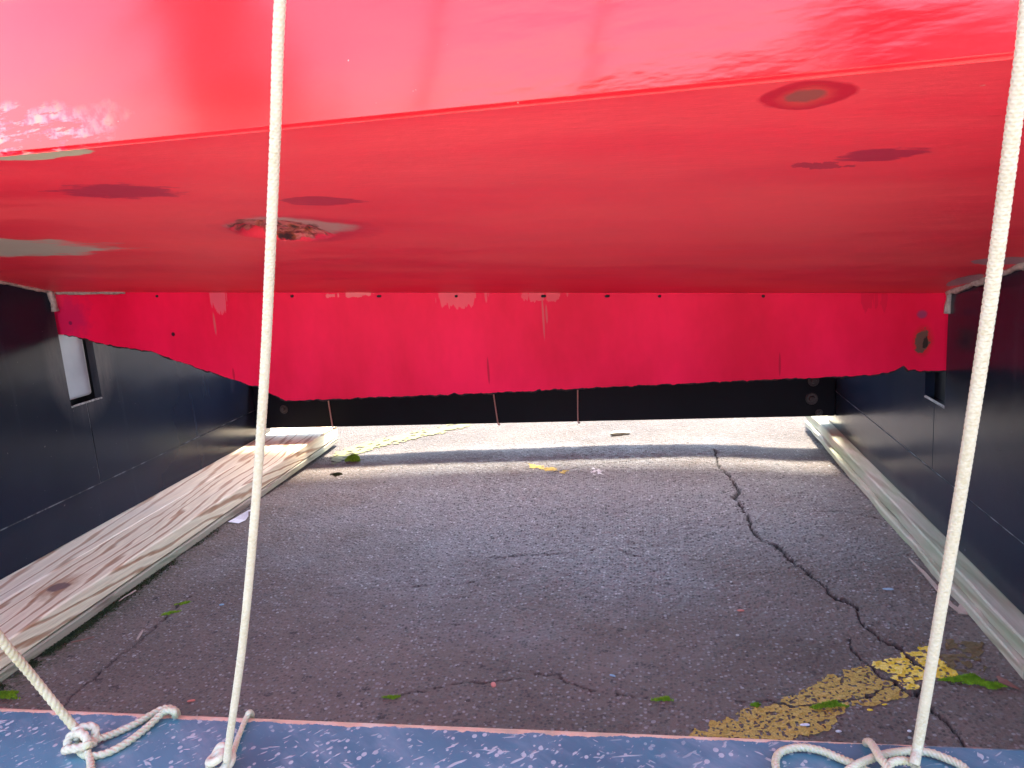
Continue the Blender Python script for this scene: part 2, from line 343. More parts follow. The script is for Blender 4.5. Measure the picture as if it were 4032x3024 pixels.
def axis_pts(lo, hi, step, far):
    a = [lo]; s = step
    while a[-1] > -far: s *= 1.35; a.append(a[-1]-s)
    b = [hi]; s = step
    while b[-1] < far: s *= 1.35; b.append(b[-1]+s)
    return np.array(a[::-1][:-1] + list(np.arange(lo, hi, step)) + b)
gx = axis_pts(-1.78, .95, .0042, 400); gy = axis_pts(1.15, 4.1, .0045, 400)
X, Y = np.meshgrid(gx, gy, indexing='ij'); x = X.ravel(); y = Y.ravel()
ck = crackmask(x, y); z = gz(x, y) - .011*ck + (.0020+.0042*np.exp(-((x+.25)/1.1)**2-((y-2.7)/.8)**2))*fbm(x, y, 105, 4, 2)*((x > -1.8) & (x < 1) & (y > 1.1) & (y < 4.2))
ms = np.clip(1-(x+1.60)/.10, 0, 1)*(x > -1.65)*(y < 2.7)*np.clip((2.7-y)/.8, 0, 1) + .0
me = bpy.data.meshes.new('ground'); nx, ny = X.shape
me.vertices.add(nx*ny); me.vertices.foreach_set('co', np.stack([x, y, z], 1).astype('f').ravel())
i, j = np.meshgrid(np.arange(nx-1), np.arange(ny-1), indexing='ij'); q = np.stack([i*ny+j, (i+1)*ny+j, (i+1)*ny+j+1, i*ny+j+1], -1).reshape(-1, 4)
def fill_quads(me, q):
    me.loops.add(q.size); me.loops.foreach_set('vertex_index', q.astype('i').ravel())
    me.polygons.add(len(q)); me.polygons.foreach_set('loop_start', np.arange(0, q.size, 4, dtype='i')); me.polygons.foreach_set('loop_total', np.full(len(q), 4, 'i'))
    me.update(calc_edges=True); me.validate()
fill_quads(me, q)
op = np.clip(np.maximum(np.maximum(np.minimum((y-3.55)/.12, .0), (.75-y)/.2), np.maximum((x-1.15)/.3, (-2.3-x)/.3)), 0, 1)*np.clip(.8 + .6*fbm(x, y, 6, 1, 3), 0, 1)   # added bounce: asphalt paled outside the bay to light the hull underside
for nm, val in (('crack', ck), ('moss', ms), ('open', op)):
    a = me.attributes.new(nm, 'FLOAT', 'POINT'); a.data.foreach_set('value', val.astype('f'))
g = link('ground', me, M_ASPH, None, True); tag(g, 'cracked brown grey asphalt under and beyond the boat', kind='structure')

def paint_patch(name, poly, mat, thr, k, label, sc=190, res=.0021, edge=.02, lift=.0012, mask=None):
    a = np.array(poly); lo = a.min(0)-.01; hi = a.max(0)+.01
    ax = np.arange(lo[0], hi[0], res); ay = np.arange(lo[1], hi[1], res); X, Y = np.meshgrid(ax, ay, indexing='ij')
    X = X + .4*res*(rng.random(X.shape)-.5); Y = Y + .4*res*(rng.random(X.shape)-.5)
    ins = inpoly(X, Y, poly); d = polydist(X, Y, list(poly)+[poly[0]]); sd_ = np.where(ins, d, -d)
    keep = (sd_ + edge*1.6*fbm(X, Y, 30, k, 4) > 0) & (fbm(X, Y, sc, k+1, 4) > thr - .35*np.clip(.02-sd_, -.02, .02)/.02*-.0)
    keep &= crackmask(X.ravel(), Y.ravel()).reshape(X.shape) < .35
    Z = gz(X.ravel(), Y.ravel()).reshape(X.shape) + (.0020+.0042*np.exp(-((X+.25)/1.1)**2-((Y-2.7)/.8)**2))*fbm(X, Y, 105, 4, 2) + lift
    ny = Y.shape[1]; i, j = np.nonzero(keep[:-1, :-1] & keep[1:, :-1] & keep[:-1, 1:] & keep[1:, 1:])
    q = np.stack([i*ny+j, (i+1)*ny+j, (i+1)*ny+j+1, i*ny+j+1], -1)
    used, inv = np.unique(q, return_inverse=True); q = inv.reshape(-1, 4); co = np.stack([X.ravel(), Y.ravel(), Z.ravel()], 1)[used]
    me = bpy.data.meshes.new(name); me.vertices.add(len(co)); me.vertices.foreach_set('co', co.astype('f').ravel()); fill_quads(me, q)
    return tag(link(name, me, mat, None, True), label, kind='structure')
paint_patch('painted_line', GP((2695,2905),(2791,2855),(2858,2830),(2968,2782),(3040,2754),(3125,2724),(3211,2690),(3350,2624),(3405,2624),(3440,2650),(3527,2690),(3590,2739),(3490,2769),(3326,2800),(3262,2867),(3168,2906),(3060,2960),(2992,2990),(2700,2960)), M_YELD, -.36, 1, 'dusty worn yellow stripe on the asphalt behind the blue beam')
paint_patch('painted_line', GP((3411,2618),(3466,2599),(3557,2560),(3648,2553),(3700,2599),(3767,2654),(3750,2683),(3685,2678),(3640,2690),(3612,2725),(3539,2694),(3472,2650)), M_YEL, -.33, 2, 'bright yellow flaking paint piece past the crack', sc=120)
paint_patch('painted_line', GP((3640,2545),(3790,2530),(3890,2570),(3870,2680),(3760,2690),(3780,2640),(3700,2590)), M_YELF, -.08, 3, 'faint stained yellow paint beside the right timber', sc=60, edge=.05)
paint_patch('painted_line', GP((1290,1785),(1380,1748),(1500,1722),(1650,1692),(1860,1655),(1860,1680),(1640,1726),(1500,1755),(1390,1785),(1310,1820)), M_YELP, -.3, 3, 'pale yellow line on the sunlit asphalt beyond the black beam', sc=40, res=.006, lift=.004)
paint_patch('painted_line', GP((2078,1826),(2110,1832),(2160,1843),(2232,1862),(2228,1872),(2150,1856),(2086,1842)), M_YELD, -.3, 4, 'short yellow dash of paint on the shaded asphalt', sc=50, lift=.002)
paint_patch('painted_line', GP((2315,1846),(2345,1850),(2385,1874),(2370,1880),(2330,1868)), M_WHT, -.1, 5, 'small white scuff mark on the asphalt', sc=60, lift=.002)

# ------------------------------------------------------------------ timbers on the ground
XL, XR = -1.93, .84
def timber(name, x0, x1, z0, z1, y0, y1, mat, bev=.004, wob=.0015, seed=0):
    ys = np.linspace(y0, y1, 90); prof = [(x0+bev, z0), (x1-bev, z0), (x1, z0+bev), (x1, z1-bev), (x1-bev, z1), (x0+bev, z1), (x0, z1-bev), (x0, z0+bev)]
    V = []; rs = np.random.default_rng(seed)
    for yy in ys:
        w1 = wob*fbm(yy, seed, 4, 1, 3)*2; w2 = wob*fbm(yy, seed+3, 5, 2, 3)*2
        for (a, b) in prof: V.append((a+float(w1), yy, b+float(w2)))
    Fs = []
    for i in range(len(ys)-1):
        for k in range(8):
            j = (k+1) % 8; Fs.append((i*8+k, i*8+j, (i+1)*8+j, (i+1)*8+k))
    Fs.append(tuple(range(7, -1, -1))); Fs.append(tuple((len(ys)-1)*8+k for k in range(8)))
    return Vector(), V, Fs
def add_timber(name, label, *a, **k):
    mat = a[6]; _, V, Fs = timber(name, *a, **k)
    return tag(mesh(name, V, Fs, mat, None), label, 'timber', 'timbers the cradle stands on')
add_timber('timber_beam', 'pale pine timber directly under the left black panel, rear of the pair', -2.06, -1.803, .0, .0935, .45, 3.86, M_PINE2, seed=1)
add_timber('timber_beam', 'knotty pine timber lying inward of the left black panel', -1.799, -1.605, .031, .094, .40, 3.72, M_PINE, seed=2)
add_timber('timber_board', 'dark mossy board flat on the asphalt below the knotty timber', -1.797, -1.600, .001, .029, .5, 3.70, M_DIRTY, seed=3)
add_timber('timber_beam', 'greenish weathered timber under the right black panel', .789, .99, .029, .073, .45, 3.86, M_GREENW, seed=4, wob=.003)
add_timber('timber_board', 'pale split board flat on the asphalt below the greenish timber', .775, .98, .001, .028, 1.62, 3.80, M_GREENW, seed=5, wob=.005)
add_timber('timber_board', 'nearer short board on the asphalt below the greenish timber', .770, .98, .001, .030, .4, 1.585, M_GREENW, seed=9, wob=.003)

# ------------------------------------------------------------------ hull surface
YC = 2.33
def kz(X): return .927 - .0573*(X+1.93)
def cy(X): return 1.10 - .158*(X+.98)
def cz(X): return 1.183 - .028*(X+.98)
YK = 2.29
def zh(X, Y):
    v = (YK - Y)/(YK - cy(X)); return kz(X) + v*(cz(X)-kz(X)) - .008*4*v*(1-v)
def onh(px, py):
    r = ray(px, py)
    lo, hi = .5, 2.29
    f = lambda Yv: (CAM_H + r[2]*Yv/r[1]) - zh(r[0]*Yv/r[1], Yv)
    ys = np.linspace(2.29, .6, 400); prev = f(ys[0])
    for a in ys[1:]:
        cur = f(a)
        if prev*cur <= 0: return Vector((r[0]*a/r[1], a, CAM_H + r[2]*a/r[1]))
        prev = cur
    return Vector((r[0]*1/r[1], 1, 1))

# hull materials
def hb(pts, **k): return ell([onh(*p) for p in pts], (0, 1))
m = NM('red_bottom_paint'); n1 = m.noise(1.4, 5, .6, vec=m.map((.5, 1.6, 1))); n2 = m.noise(5, 5, .6, vec=m.map((.35, 1.5, 1), (2, 1, 0)))
c = m.mix(m.ramp(n1, [(.35, 0.), (.65, 1.)]), (.74, .012, .046), (.95, .042, .070))
c = m.mix(m.ma('MULTIPLY', m.ramp(n2, [(.45, 0.), (.62, 1.)]), .35), c, (.96, .10, .11))
def mark(pts, col, **k):
    global c
    ctr, hf = hb(pts); k.setdefault('wob', .35); k.setdefault('lens', True); msk = m.blob(ctr, hf, **k); c = m.mix(msk, c, col); return msk
mark([(250,755),(720,755),(485,724),(485,778)], (.47, .010, .05), wsc=44, wob=1.7, stretch=(.35, 1.2, 1), edge=.5)
mark([(1090,793),(1430,793),(1240,775),(1240,812)], (.5, .012, .05), wsc=26, wob=1.1, stretch=(.35, 1.6, 1), edge=.2)
mark([(2980,385),(3350,385),(3180,325),(3180,432)], (.60, .004, .03), wsc=11, wob=.6, rot=-.25, edge=.2)
mark([(3075,385),(3270,385),(3180,352),(3180,412)], (.72, .05, .05), wsc=22, wob=.6, rot=-.25, lens=False, edge=.8)
mark([(3100,382),(3245,382),(3180,360),(3180,404)], (.34, .07, .06), wsc=34, wob=.7, rot=-.25, lens=False, edge=.4)
mark([(3310,608),(3620,608),(3470,580),(3470,636)], (.48, .010, .05), wsc=44, wob=1.6, rot=-.12, stretch=(.35, 1.2, 1), edge=.45)
mark([(3120,655),(3330,655),(3200,640),(3200,668)], (.50, .012, .045), wsc=60, wob=2.2, edge=.3)
mark([(-700,975),(430,975),(-130,930),(-130,1012)], (.46, .40, .34), wsc=26, wob=.8, edge=.35, stretch=(.4, 1.6, 1))
mark([(-400,594),(330,594),(0,562),(0,632)], (.48, .45, .32), wsc=16, wob=.9, stretch=(.5, 1.5, 1), edge=.1)
mark([(840,885),(1440,885),(1130,850),(1130,950)], (.66, .012, .05), wsc=8, wob=.6, edge=.5)
mark([(870,882),(1365,882),(1130,858),(1130,930)], (.48, .25, .23), wsc=16, wob=.6, edge=.4)
gm = mark([(925,905),(1275,905),(1100,866),(1100,948)], (.16, .02, .018), wsc=24, wob=.4, edge=.08, lens=False)
c = m.mix(m.ma('MULTIPLY', gm, m.ramp(m.noise(38, 4, .7, vec=m.map((.6, 1.6, 1))), [(.42, 0.), (.5, .8), (.66, 1.)])), c, m.ramp(m.noise(21, 3, .6), [(.38, (.62, .04, .07)), (.5, (.60, .16, .15)), (.56, (.34, .06, .02)), (.62, (.02, .010, .012))]))
mark([(3700,1125),(3900,1085),(3790,1078),(3770,1128)], (.42, .2, .24), wsc=20, wob=.5)
mark([(3830,1030),(4080,1030),(3990,1012),(3990,1045)], (.42, .2, .24), wsc=20, wob=.5)
sp = m.noise(95, 3, .6, vec=m.map((.4, 1.2, 1))); spk = m.ma('MULTIPLY', m.ramp(sp, [(.71, 0.), (.74, 1.)]), m.ramp(m.noise(2.3, 3, .5), [(.5, 0.), (.6, 1.)]))
c = m.mix(m.ma('MULTIPLY', spk, .6), c, (.8, .3, .25))
m.set(Base_Color=c, Roughness=m.ma('MULTIPLY_ADD', n2, .35, .27), Specular_IOR_Level=.65)
nb = m.bump(m.noise(3.5, 3, .5), .3, .02); m.bump(m.ma('ADD', m.noise(60, 4, .65, vec=m.map((.4, 1.5, 1))), m.ma('MULTIPLY', gm, m.noise(60, 3, .6))), .25, .003, nb); M_BOT = m.m

m = NM('red_gloss_paint'); o = m.xyz(); n1 = m.noise(2.3, 4, .5)
c = m.mix(m.ramp(n1, [(.35, 0.), (.65, 1.)]), (.84, .002, .006), (.92, .004, .010))
lowleft = m.ma('MULTIPLY', m.ma('LESS_THAN', o[0], -.62), m.ma('LESS_THAN', o[2], 1.235))
chips = m.ma('MULTIPLY', m.ma('MULTIPLY', m.ramp(m.noise(26, 5, .7, vec=m.map((.35, 1, 1.8))), [(.46, 0.), (.52, 1.)]), m.blob((-1.10, 1.205), (.34, .050), axes=(0, 2), wob=.4, wsc=12, edge=.3)), .6)
c = m.mix(chips, c, m.ramp(m.noise(40, 3, .6), [(.4, (.45, .03, .08)), (.52, (.40, .24, .28)), (.62, (.5, .36, .24))]))
sp = m.ma('MULTIPLY', m.ramp(m.noise(90, 2, .5), [(.78, 0.), (.80, 1.)]), .6); c = m.mix(sp, c, (.8, .5, .4))
m.set(Base_Color=c, Roughness=.14, Coat_Weight=.0, Coat_Roughness=.03, Specular_IOR_Level=.47)
lo = m.noise(2.0, 3, .5, vec=m.map((.5, 1, 1.2))); md = m.noise(11, 4, .55, vec=m.map((.45, 1, 1.6)))
gate = m.ramp(m.noise(1.1, 2, .5, vec=m.map((1, 1, .4), (5.3, 0, 0))), [(.42, .1), (.6, 1.)])
nb = m.bump(lo, .5, .02)
q = m.t.nodes.new('ShaderNodeBump'); m.put(q.inputs['Height'], m.ma('MULTIPLY', md, gate)); q.inputs['Strength'].default_value = .5; q.inputs['Distance'].default_value = .0045; m.put(q.inputs['Normal'], nb)
m.put(m.b.inputs['Normal'], q.outputs[0]); m.put(m.b.inputs['Coat Normal'], q.outputs[0]); M_TOP = m.m

m = NM('red_keel_paint'); o = m.xyz(); n1 = m.noise(3, 5, .6, vec=m.map((1, 1, .5)))
c = m.mix(m.ramp(n1, [(.38, 0.), (.62, 1.)]), (.74, .002, .035), (.95, .006, .06))
def kb(pts): return ell([ony(px, py, 2.29) for px, py in pts], (0, 2))
def kmark(pts, col, s=1., **k):
    global c
    ctr, hf = kb(pts); k.setdefault('wob', .35); k.setdefault('wsc', 25); msk = m.blob(ctr, hf, axes=(0, 2), **k); c = m.mix(m.ma('MULTIPLY', msk, s), c, col); return msk
kmark([(3600,1345),(3668,1345),(3630,1295),(3630,1390)], (.5, .02, .01), wob=.3, edge=.8)
kmark([(3603,1345),(3658,1345),(3630,1300),(3630,1388)], (.14, .055, .04), wob=.9, wsc=55, edge=.15)
kmark([(3635,1350),(3655,1350),(3645,1325),(3645,1370)], (.03, .015, .012), wob=1.1, wsc=70, edge=.2)
kmark([(3610,1238),(3650,1238),(3630,1222),(3630,1254)], (.3, .03, .09), wob=.4, edge=.5)
for (px, py) in ((277,1272), (682,1316)): kmark([(px-7,py),(px+7,py),(px,py-8),(px,py+8)], (.03, .004, .01), wob=.1, edge=.3)
kmark([(200,1250),(340,1250),(270,1160),(270,1330)], (.42, .012, .09), s=.55, wob=.8, wsc=30, edge=.9)
stv = m.noise(60, 4, .6, vec=m.map((1, 1, .06)))
def drips(px0, px1, py0, plen, col, s):
    global c
    ctr, hf = kb([(px0, py0), (px1, py0), ((px0+px1)/2, py0-plen), ((px0+px1)/2, py0+plen)])
    msk = m.blob(ctr, hf, axes=(0, 2), wob=.15, wsc=8, edge=.9); c = m.mix(m.ma('MULTIPLY', m.ma('GREATER_THAN', m.ma('ADD', m.ma('MULTIPLY', msk, .55), m.ma('MULTIPLY', stv, 1.1)), 1.0), s*.5), c, col)
drips(1690, 1930, 1162, 62, (.75, .2, .2), .75)
drips(2040, 2240, 1162, 34, (.75, .2, .2), .7)
drips(820, 900, 1160, 90, (.7, .2, .25), .7)
drips(1240, 1500, 1160, 14, (.8, .35, .3), .8)
drips(3350, 3520, 1165, 80, (.45, .004, .02), .6)
for (px, y0, y1) in ((2139,1165,1335),(2152,1200,1275),(845,1230,1320),(1923,1410,1510),(3070,1390,1480),(920,1450,1500)):
    kmark([(px-4,(y0+y1)/2),(px+4,(y0+y1)/2),(px,y0),(px,y1)], (.62, .1, .1) if px in (2139, 2152, 845) else (.45, .003, .02), s=.75, wob=.1, edge=.3)
m.set(Base_Color=c, Roughness=.5, Specular_IOR_Level=.15); m.bump(m.noise(40, 4, .6), .2, .003); M_KEEL = m.m
m = NM('chipped_rim'); f = m.noise(90, 3, .6); m.set(Base_Color=m.ramp(f, [(.4, (.008, .006, .007)), (.7, (.06, .02, .015))]), Roughness=.9); M_RIM = m.m

boat = empty('boat', (-1.0, YC, .9)); tag(boat, 'glossy red boat hull with a deep keel, held up in the black cradle', 'boat')
xs = np.concatenate([np.linspace(-5.0, -2.2, 40)[:-1], np.arange(-2.2, 1.15, .008), np.linspace(1.15, 3.0, 22)])
mt = np.where(xs < -2.6, np.sqrt(np.clip(1-((-2.6-xs)/2.45)**2, 0.0004, 1)), 1.0)
def strip(name, rows, mat, smooth=True, disp=None):
    """rows: list of (nx,3) arrays"""
    A = np.stack(rows, 1); nx, nv = A.shape[:2]
    i, j = np.meshgrid(np.arange(nx-1), np.arange(nv-1), indexing='ij'); q = np.stack([i*nv+j, i*nv+j+1, (i+1)*nv+j+1, (i+1)*nv+j], -1).reshape(-1, 4)
    me = bpy.data.meshes.new(name); me.vertices.add(nx*nv); me.vertices.foreach_set('co', A.astype('f').ravel()); fill_quads(me, q)
    return link(name, me, mat, boat, smooth)
def P3(Yv, Zv): 
    Yq = YC + (Yv-YC)*mt; return np.stack([xs, Yq, Zv], 1)
gl, gr, gt, gb = [onh(*p) for p in ((925,905),(1275,905),(1100,866),(1100,948))]
gc = ((gl.x+gr.x)/2, (gt.y+gb.y)/2); gh = (abs(gr.x-gl.x)/2, abs(gt.y-gb.y)/2)
rows = []
for v in np.linspace(0, 1, 170):
    Yv = YK - v*(YK-cy(xs)); Zv = kz(xs) + v*(cz(xs)-kz(xs)) - .008*4*v*(1-v)
    Zv = Zv + .0025*fbm(xs, Yv, 2.2, 1, 3)*min(1, v*8, (1-v)*8)
    dd = np.hypot((xs-gc[0])/gh[0], (Yv-gc[1])/gh[1]) + .35*fbm(xs, Yv, 18, 2, 3)
    Zv = Zv + np.clip((1.0-dd)*6, 0, 1)*(.016 + .02*fbm(xs, Yv, 30, 3, 3))
    rows.append(P3(Yv, Zv))
FARC = lambda X: 3.40 + .10*np.cos((X+.2)*1.2) + .14/(1+np.exp((X+1.45)/.06))  # unseen far side, bulged out at the left to shade the timber there
rows_far = []
for v in np.linspace(0, 1, 24):
    yf = FARC(xs); Yv = 2.37 + v*(yf-2.37); Zv = kz(xs) + v*(cz(xs)-kz(xs)); rows_far.append(P3(Yv, Zv))
strip('hull_bottom', rows_far[::-1] + rows, M_BOT)
SH_Z, NEAR_Y = 1.95, .46
def side(v, near=True):
    zt = cz(xs)*(1-v) + SH_Z*v; k = max(0.0, (v-.28)/.72)
    if near: return P3(cy(xs) - .003*min(1, v*245) - .03*v - (cy(xs)-.03-NEAR_Y)*k**1.3, zt + (.0 if v else -.003))
    return P3(FARC(xs) + .03*v + .59*k**1.2, zt)  # unseen far flare, sized for where its shadow edge falls
strip('topside', [side(v) for v in [0, .002, .0041, .0047, .0056, .0105] + list(np.linspace(.016, .3, 38)) + list(np.linspace(.33, 1, 12))], M_TOP)
strip('topside', [side(v, False) for v in np.linspace(0, 1, 14)][::-1], M_TOP)
strip('deck', [side(1.0), side(1.0, False)], flat('deck_paint', (.5, .5, .48)), smooth=False)
# transom
n = len(xs)-1
ring = [r[n] for r in rows[::-1]][::10] + [r[n] for r in rows_far] + [side(v, False)[n] for v in np.linspace(.1, 1, 8)] + [side(v)[n] for v in np.linspace(1, 0, 9)]
mesh('transom', ring, [tuple(range(len(ring)))], M_TOP, boat)
# gunwale rail
bm = bmesh.new(); tube(bm, [Vector((a, YC+(NEAR_Y-.02-YC)*b, SH_Z)) for a, b in zip(xs[::6], mt[::6])], .03, 10); me = bpy.data.meshes.new('gunwale_rail'); bm.to_mesh(me); bm.free(); link('gunwale_rail', me, M_GREENW, boat, True)

# keel: thick board, outline measured on its near face, chipped lower edge
KY0, KY1 = 2.29, 2.365
low = [(3732,1458),(3650,1460),(3600,1462),(3575,1463),(3563,1443),(3545,1446),(3527,1458),(3500,1464),(3466,1473),(3265,1485),(3077,1491),(2688,1511),(2316,1527),(1900,1548),(1344,1570),(1130,1578),(1063,1546),(1021,1526),(980,1515),(911,1494),(759,1441),(668,1412),(583,1380),(480,1366),(365,1345),(300,1325),(243,1318)]
lp = [ony(px, py, KY0) for px, py in low]
lx = np.array([p.x for p in lp][::-1]); lz = np.array([p.z for p in lp][::-1])
kx = np.concatenate([np.linspace(-3.4, lx[0], 20)[:-1], np.arange(lx[0], lx[-1], .006), np.linspace(lx[-1]+.006, 2.3, 20)])
kl = np.interp(kx, lx, lz); kl = np.where(kx < lx[0], lz[0]+(lx[0]-kx)*.12, kl); kl = np.where(kx > lx[-1], lz[-1], kl)
rough = .005*fbm(kx, kx*0, 80, 1, 4) + .012*np.clip(fbm(kx, kx*0+3, 30, 2, 3)-.22, 0, 1)
kt = kz(kx) + .004; kl = np.minimum(kl + rough, kt-.005)
V = []; nk = len(kx)
zs = [1, .75, .5, .25, .06, 0]
for a in range(nk):
    for t in zs: V.append((kx[a], KY0 + .0012*float(fbm(kx[a], t*.2, 6, 1, 2)), kl[a]*(1-t)+kt[a]*t))
    V.append((kx[a], KY1, kl[a]+.004)); V.append((kx[a], KY1, kt[a]))
nv = 8; Fs = []
for a in range(nk-1):
    for k in range(nv):
        j = (k+1) % nv; Fs.append((a*nv+k, a*nv+j, (a+1)*nv+j, (a+1)*nv+k))
Fs += [tuple(range(nv-1, -1, -1)), tuple((nk-1)*nv+k for k in range(nv))]
keel = mesh('keel', V, Fs, M_KEEL, boat)
# chipped dark lower rim
bm = bmesh.new(); pth = [Vector((kx[a], KY0+.006, kl[a]-.001)) for a in range(20, nk-20)]
tube(bm, pth, lambda t: .0035, 7, disp=lambda th, s, r: r*(.5 + 1.5*max(0, float(fbm(s, 1., 45, 3, 3))+.35)))
me = bpy.data.meshes.new('chipped_edge'); bm.to_mesh(me); bm.free(); link('chipped_edge', me, M_RIM, keel, True)
# screw heads along the seam
for px in (620, 1153, 1492, 1800, 2143, 2392, 2600, 3005, 1240*1.0+900):
    p = ony(px + random.uniform(-4, 4), 1166, KY0); bm = bmesh.new()
    r_ = bmesh.ops.create_uvsphere(bm, u_segments=10, v_segments=6, radius=1)
    for v in bm.verts: v.co = Vector((v.co.x*(.005+.004*((px*7)%5)/5), v.co.y*.004, v.co.z*.0042)) + p + Vector((0, -.001, 0))
    me = bpy.data.meshes.new('screw_head'); bm.to_mesh(me); bm.free(); link('screw_head', me, M_RIM, keel, True)

# ------------------------------------------------------------------ cradle
cradle = empty('boat_cradle', (-.5, 2.1, .1)); tag(cradle, 'black painted board cradle with slotted side panels and a scuffed blue near beam', 'cradle')
GZ = .239
def ptop(X, Yv):                                   # top edge of a side panel follows the hull
    if Yv <= YK: return float(zh(X, Yv))
    yf = float(FARC(X)); v = min(1, (Yv-2.37)/(yf-2.37)); return kz(X) + max(0, v)*(cz(X)-kz(X))
def side_panel(X0, X1, zb, slot_z, y0=.60, y1=3.62):
    Xf = X0 if abs(X0) < abs(X1) else X1           # visible face
    SY0, SY1 = 2.27, 2.425; gy_ = 2.345; e = .0022; b = MB()
    b.prism([(y0, zb), (y1, zb), (y1, GZ-e), (y0, GZ-e)], 0, X0, X1)
    def topline(a, c_, n=14): return [(t, ptop(Xf, t)-.006) for t in np.linspace(a, c_, n)]
    b.prism([(y0, GZ+e), (gy_-e, GZ+e), (gy_-e, slot_z), (SY0, slot_z)] + topline(SY0, max(y0, float(cy(Xf))+.02)) + [(y0, ptop(Xf, float(cy(Xf))+.02)-.02)], 0, X0, X1)
    b.prism([(gy_+e, GZ+e), (y1, GZ+e)] + topline(min(y1, 3.40), SY1)[:1] + topline(min(y1, 3.40), SY1)[1:] + [(SY1, slot_z+.0), (gy_+e, slot_z)], 0, X0, X1)
    o = b.build('side_panel', M_BLACK, cradle)
    f = MB(); d = .0016 if X0 < 0 else -.0016      # recessed filler in the seams
    xa, xb = (X0+.004, X1-.0016) if X0 < 0 else (X0+.0016, X1-.004)
    f.box((xa, y0+.002, GZ-e), (xb, y1-.002, GZ+e)); f.box((xa, gy_-e, GZ+e), (xb, gy_+e, slot_z-.003)); f.build('seam', M_FILL, o)
    lip = MB(); xc = X1 if X0 < 0 else X0; s_ = -1 if X0 < 0 else 1
    n_ = 30; yy = np.linspace(SY0, SY1, n_); V = []
    bm = lip.bm; tube(bm, [Vector((xc + s_*.003, t, slot_z + .0005 + .002*float(fbm(t, 1, 30, 1, 3)))) for t in yy], .004, 6)
    lip.build('slot_lip', M_RAW, o)
    return o
pl = side_panel(XL-.028, XL, .0955, .535)
pr = side_panel(XR, XR+.028, .076, .445)
# grey backing block behind the left slot, dark one behind the right slot
MB().box((XL-.07, 2.274, .552), (XL-.0285, 2.418, .86), .010).build('backing_block', M_GREY, cradle)
MB().box((XL-.085, 2.15, .40), (XL-.072, 2.55, .88), .002).build('light_stop_sheet', M_BEAM, cradle)  # added dark sheet, keeps bright background from showing past the block
MB().box((XR+.031, 2.20, .40), (XR+.075, 2.50, .71), .004).build('backing_block', M_BEAM, cradle)
# far beam (black) and near beam (blue)
fb = MB(); fb.prism([(XL+.001, .143), (XR-.001, .126), (XR-.001, .425), (XL+.001, .425)], 1, 3.485, 3.575); fbm_o = fb.build('cross_beam', M_BEAM, cradle)
bv = fbm_o.modifiers.new('bevel', 'BEVEL'); bv.width = .004; bv.segments = 2
nb_ = MB().box((XL-.25, .665, .15), (XR+.25, .812, .42), .006).build('cross_beam', M_BLUE, cradle); nb_['label'] = 'scuffed blue cross beam with a bare wood edge'
for px, py, s in ((3196, 1570, 1.0), (3203, 1500, .9), (3225, 1625, .6), (1118, 1612, .8)):
    p = ony(px, py, 3.485); bm = bmesh.new()
    bmesh.ops.create_cone(bm, cap_ends=True, segments=20, radius1=.027*s, radius2=.025*s, depth=.004, matrix=Matrix.Translation(p + Vector((0, -.002, 0))) @ Matrix.Rotation(R(90), 4, 'X'))
    bmesh.ops.create_cone(bm, cap_ends=True, segments=12, radius1=.014*s, radius2=.011*s, depth=.010, matrix=Matrix.Translation(p + Vector((0, -.009, 0))) @ Matrix.Rotation(R(90), 4, 'X'))
    me = bpy.data.meshes.new('bolt'); bm.to_mesh(me); bm.free(); link('bolt', me, M_BOLT, fbm_o)
# sealant beads between hull and panels
def bead(pts, r, name='sealant_bead'):
    bm = bmesh.new(); path = catmull(pts, .006)
    tube(bm, path, r, 8, disp=lambda th, s, r: r*(1 + .9*float(fbm(s+th*.02, th, 30, 2, 3))))
    me = bpy.data.meshes.new(name); bm.to_mesh(me); bm.free(); return link(name, me, M_SEAL, cradle, True)
bead([(XL+.006, t, ptop(XL, t)-.004) for t in np.linspace(2.26, 1.2, 12)], .006)
bead([(XL+.004, 2.262, ptop(XL, 2.26)-.002), (XL+.006, 2.266, .90), (XL+.006, 2.268, .865)], .011)
bead([(XR-.006, t, ptop(XR, t)-.004) for t in np.linspace(2.26, .9, 14)], .008)
bead([(XR-.004, 2.258, ptop(XR, 2.26)-.003), (XR-.004, 2.262, .745), (XR-.004, 2.264, .715)], .008)
bead([(XL+.01, 2.283, kz(XL)-.003), (XL+.12, 2.284, kz(XL+.12)-.002), (XL+.26, 2.286, kz(XL+.26)+.001)], .005)

# twines tied round the far beam
for k, (px, lab) in enumerate(((1300, 'thin pinkish twine on the black beam, leftmost near the white rope'), (1950, 'thin pinkish twine hanging in the middle of the black beam'), (2280, 'thin pinkish twine on the black beam under the keel, rightmost'))):
    p = ony(px, 1640, 3.48); zb = .143 - (p.x-XL)/(XR-XL)*.017; sl = (.006, .010, -.006)[k]
    path = catmull([(p.x-sl, 3.62, .40), (p.x-sl, 3.58, .431), (p.x-sl, 3.53, .4295), (p.x-sl, 3.484, .430), (p.x-sl, 3.4795, .41), (p.x, 3.4795, .28), (p.x+sl, 3.4795, zb+.012), (p.x+sl+.004, 3.481, zb-.006), (p.x+sl+.006, 3.50, zb-.007)], .006)
    bm = bmesh.new(); tube(bm, path, .0034, 6); me = bpy.data.meshes.new('twine'); bm.to_mesh(me); bm.free()
    tag(link('twine', me, M_TWINE, None, True), lab, 'twine', 'twines tied round the black beam')

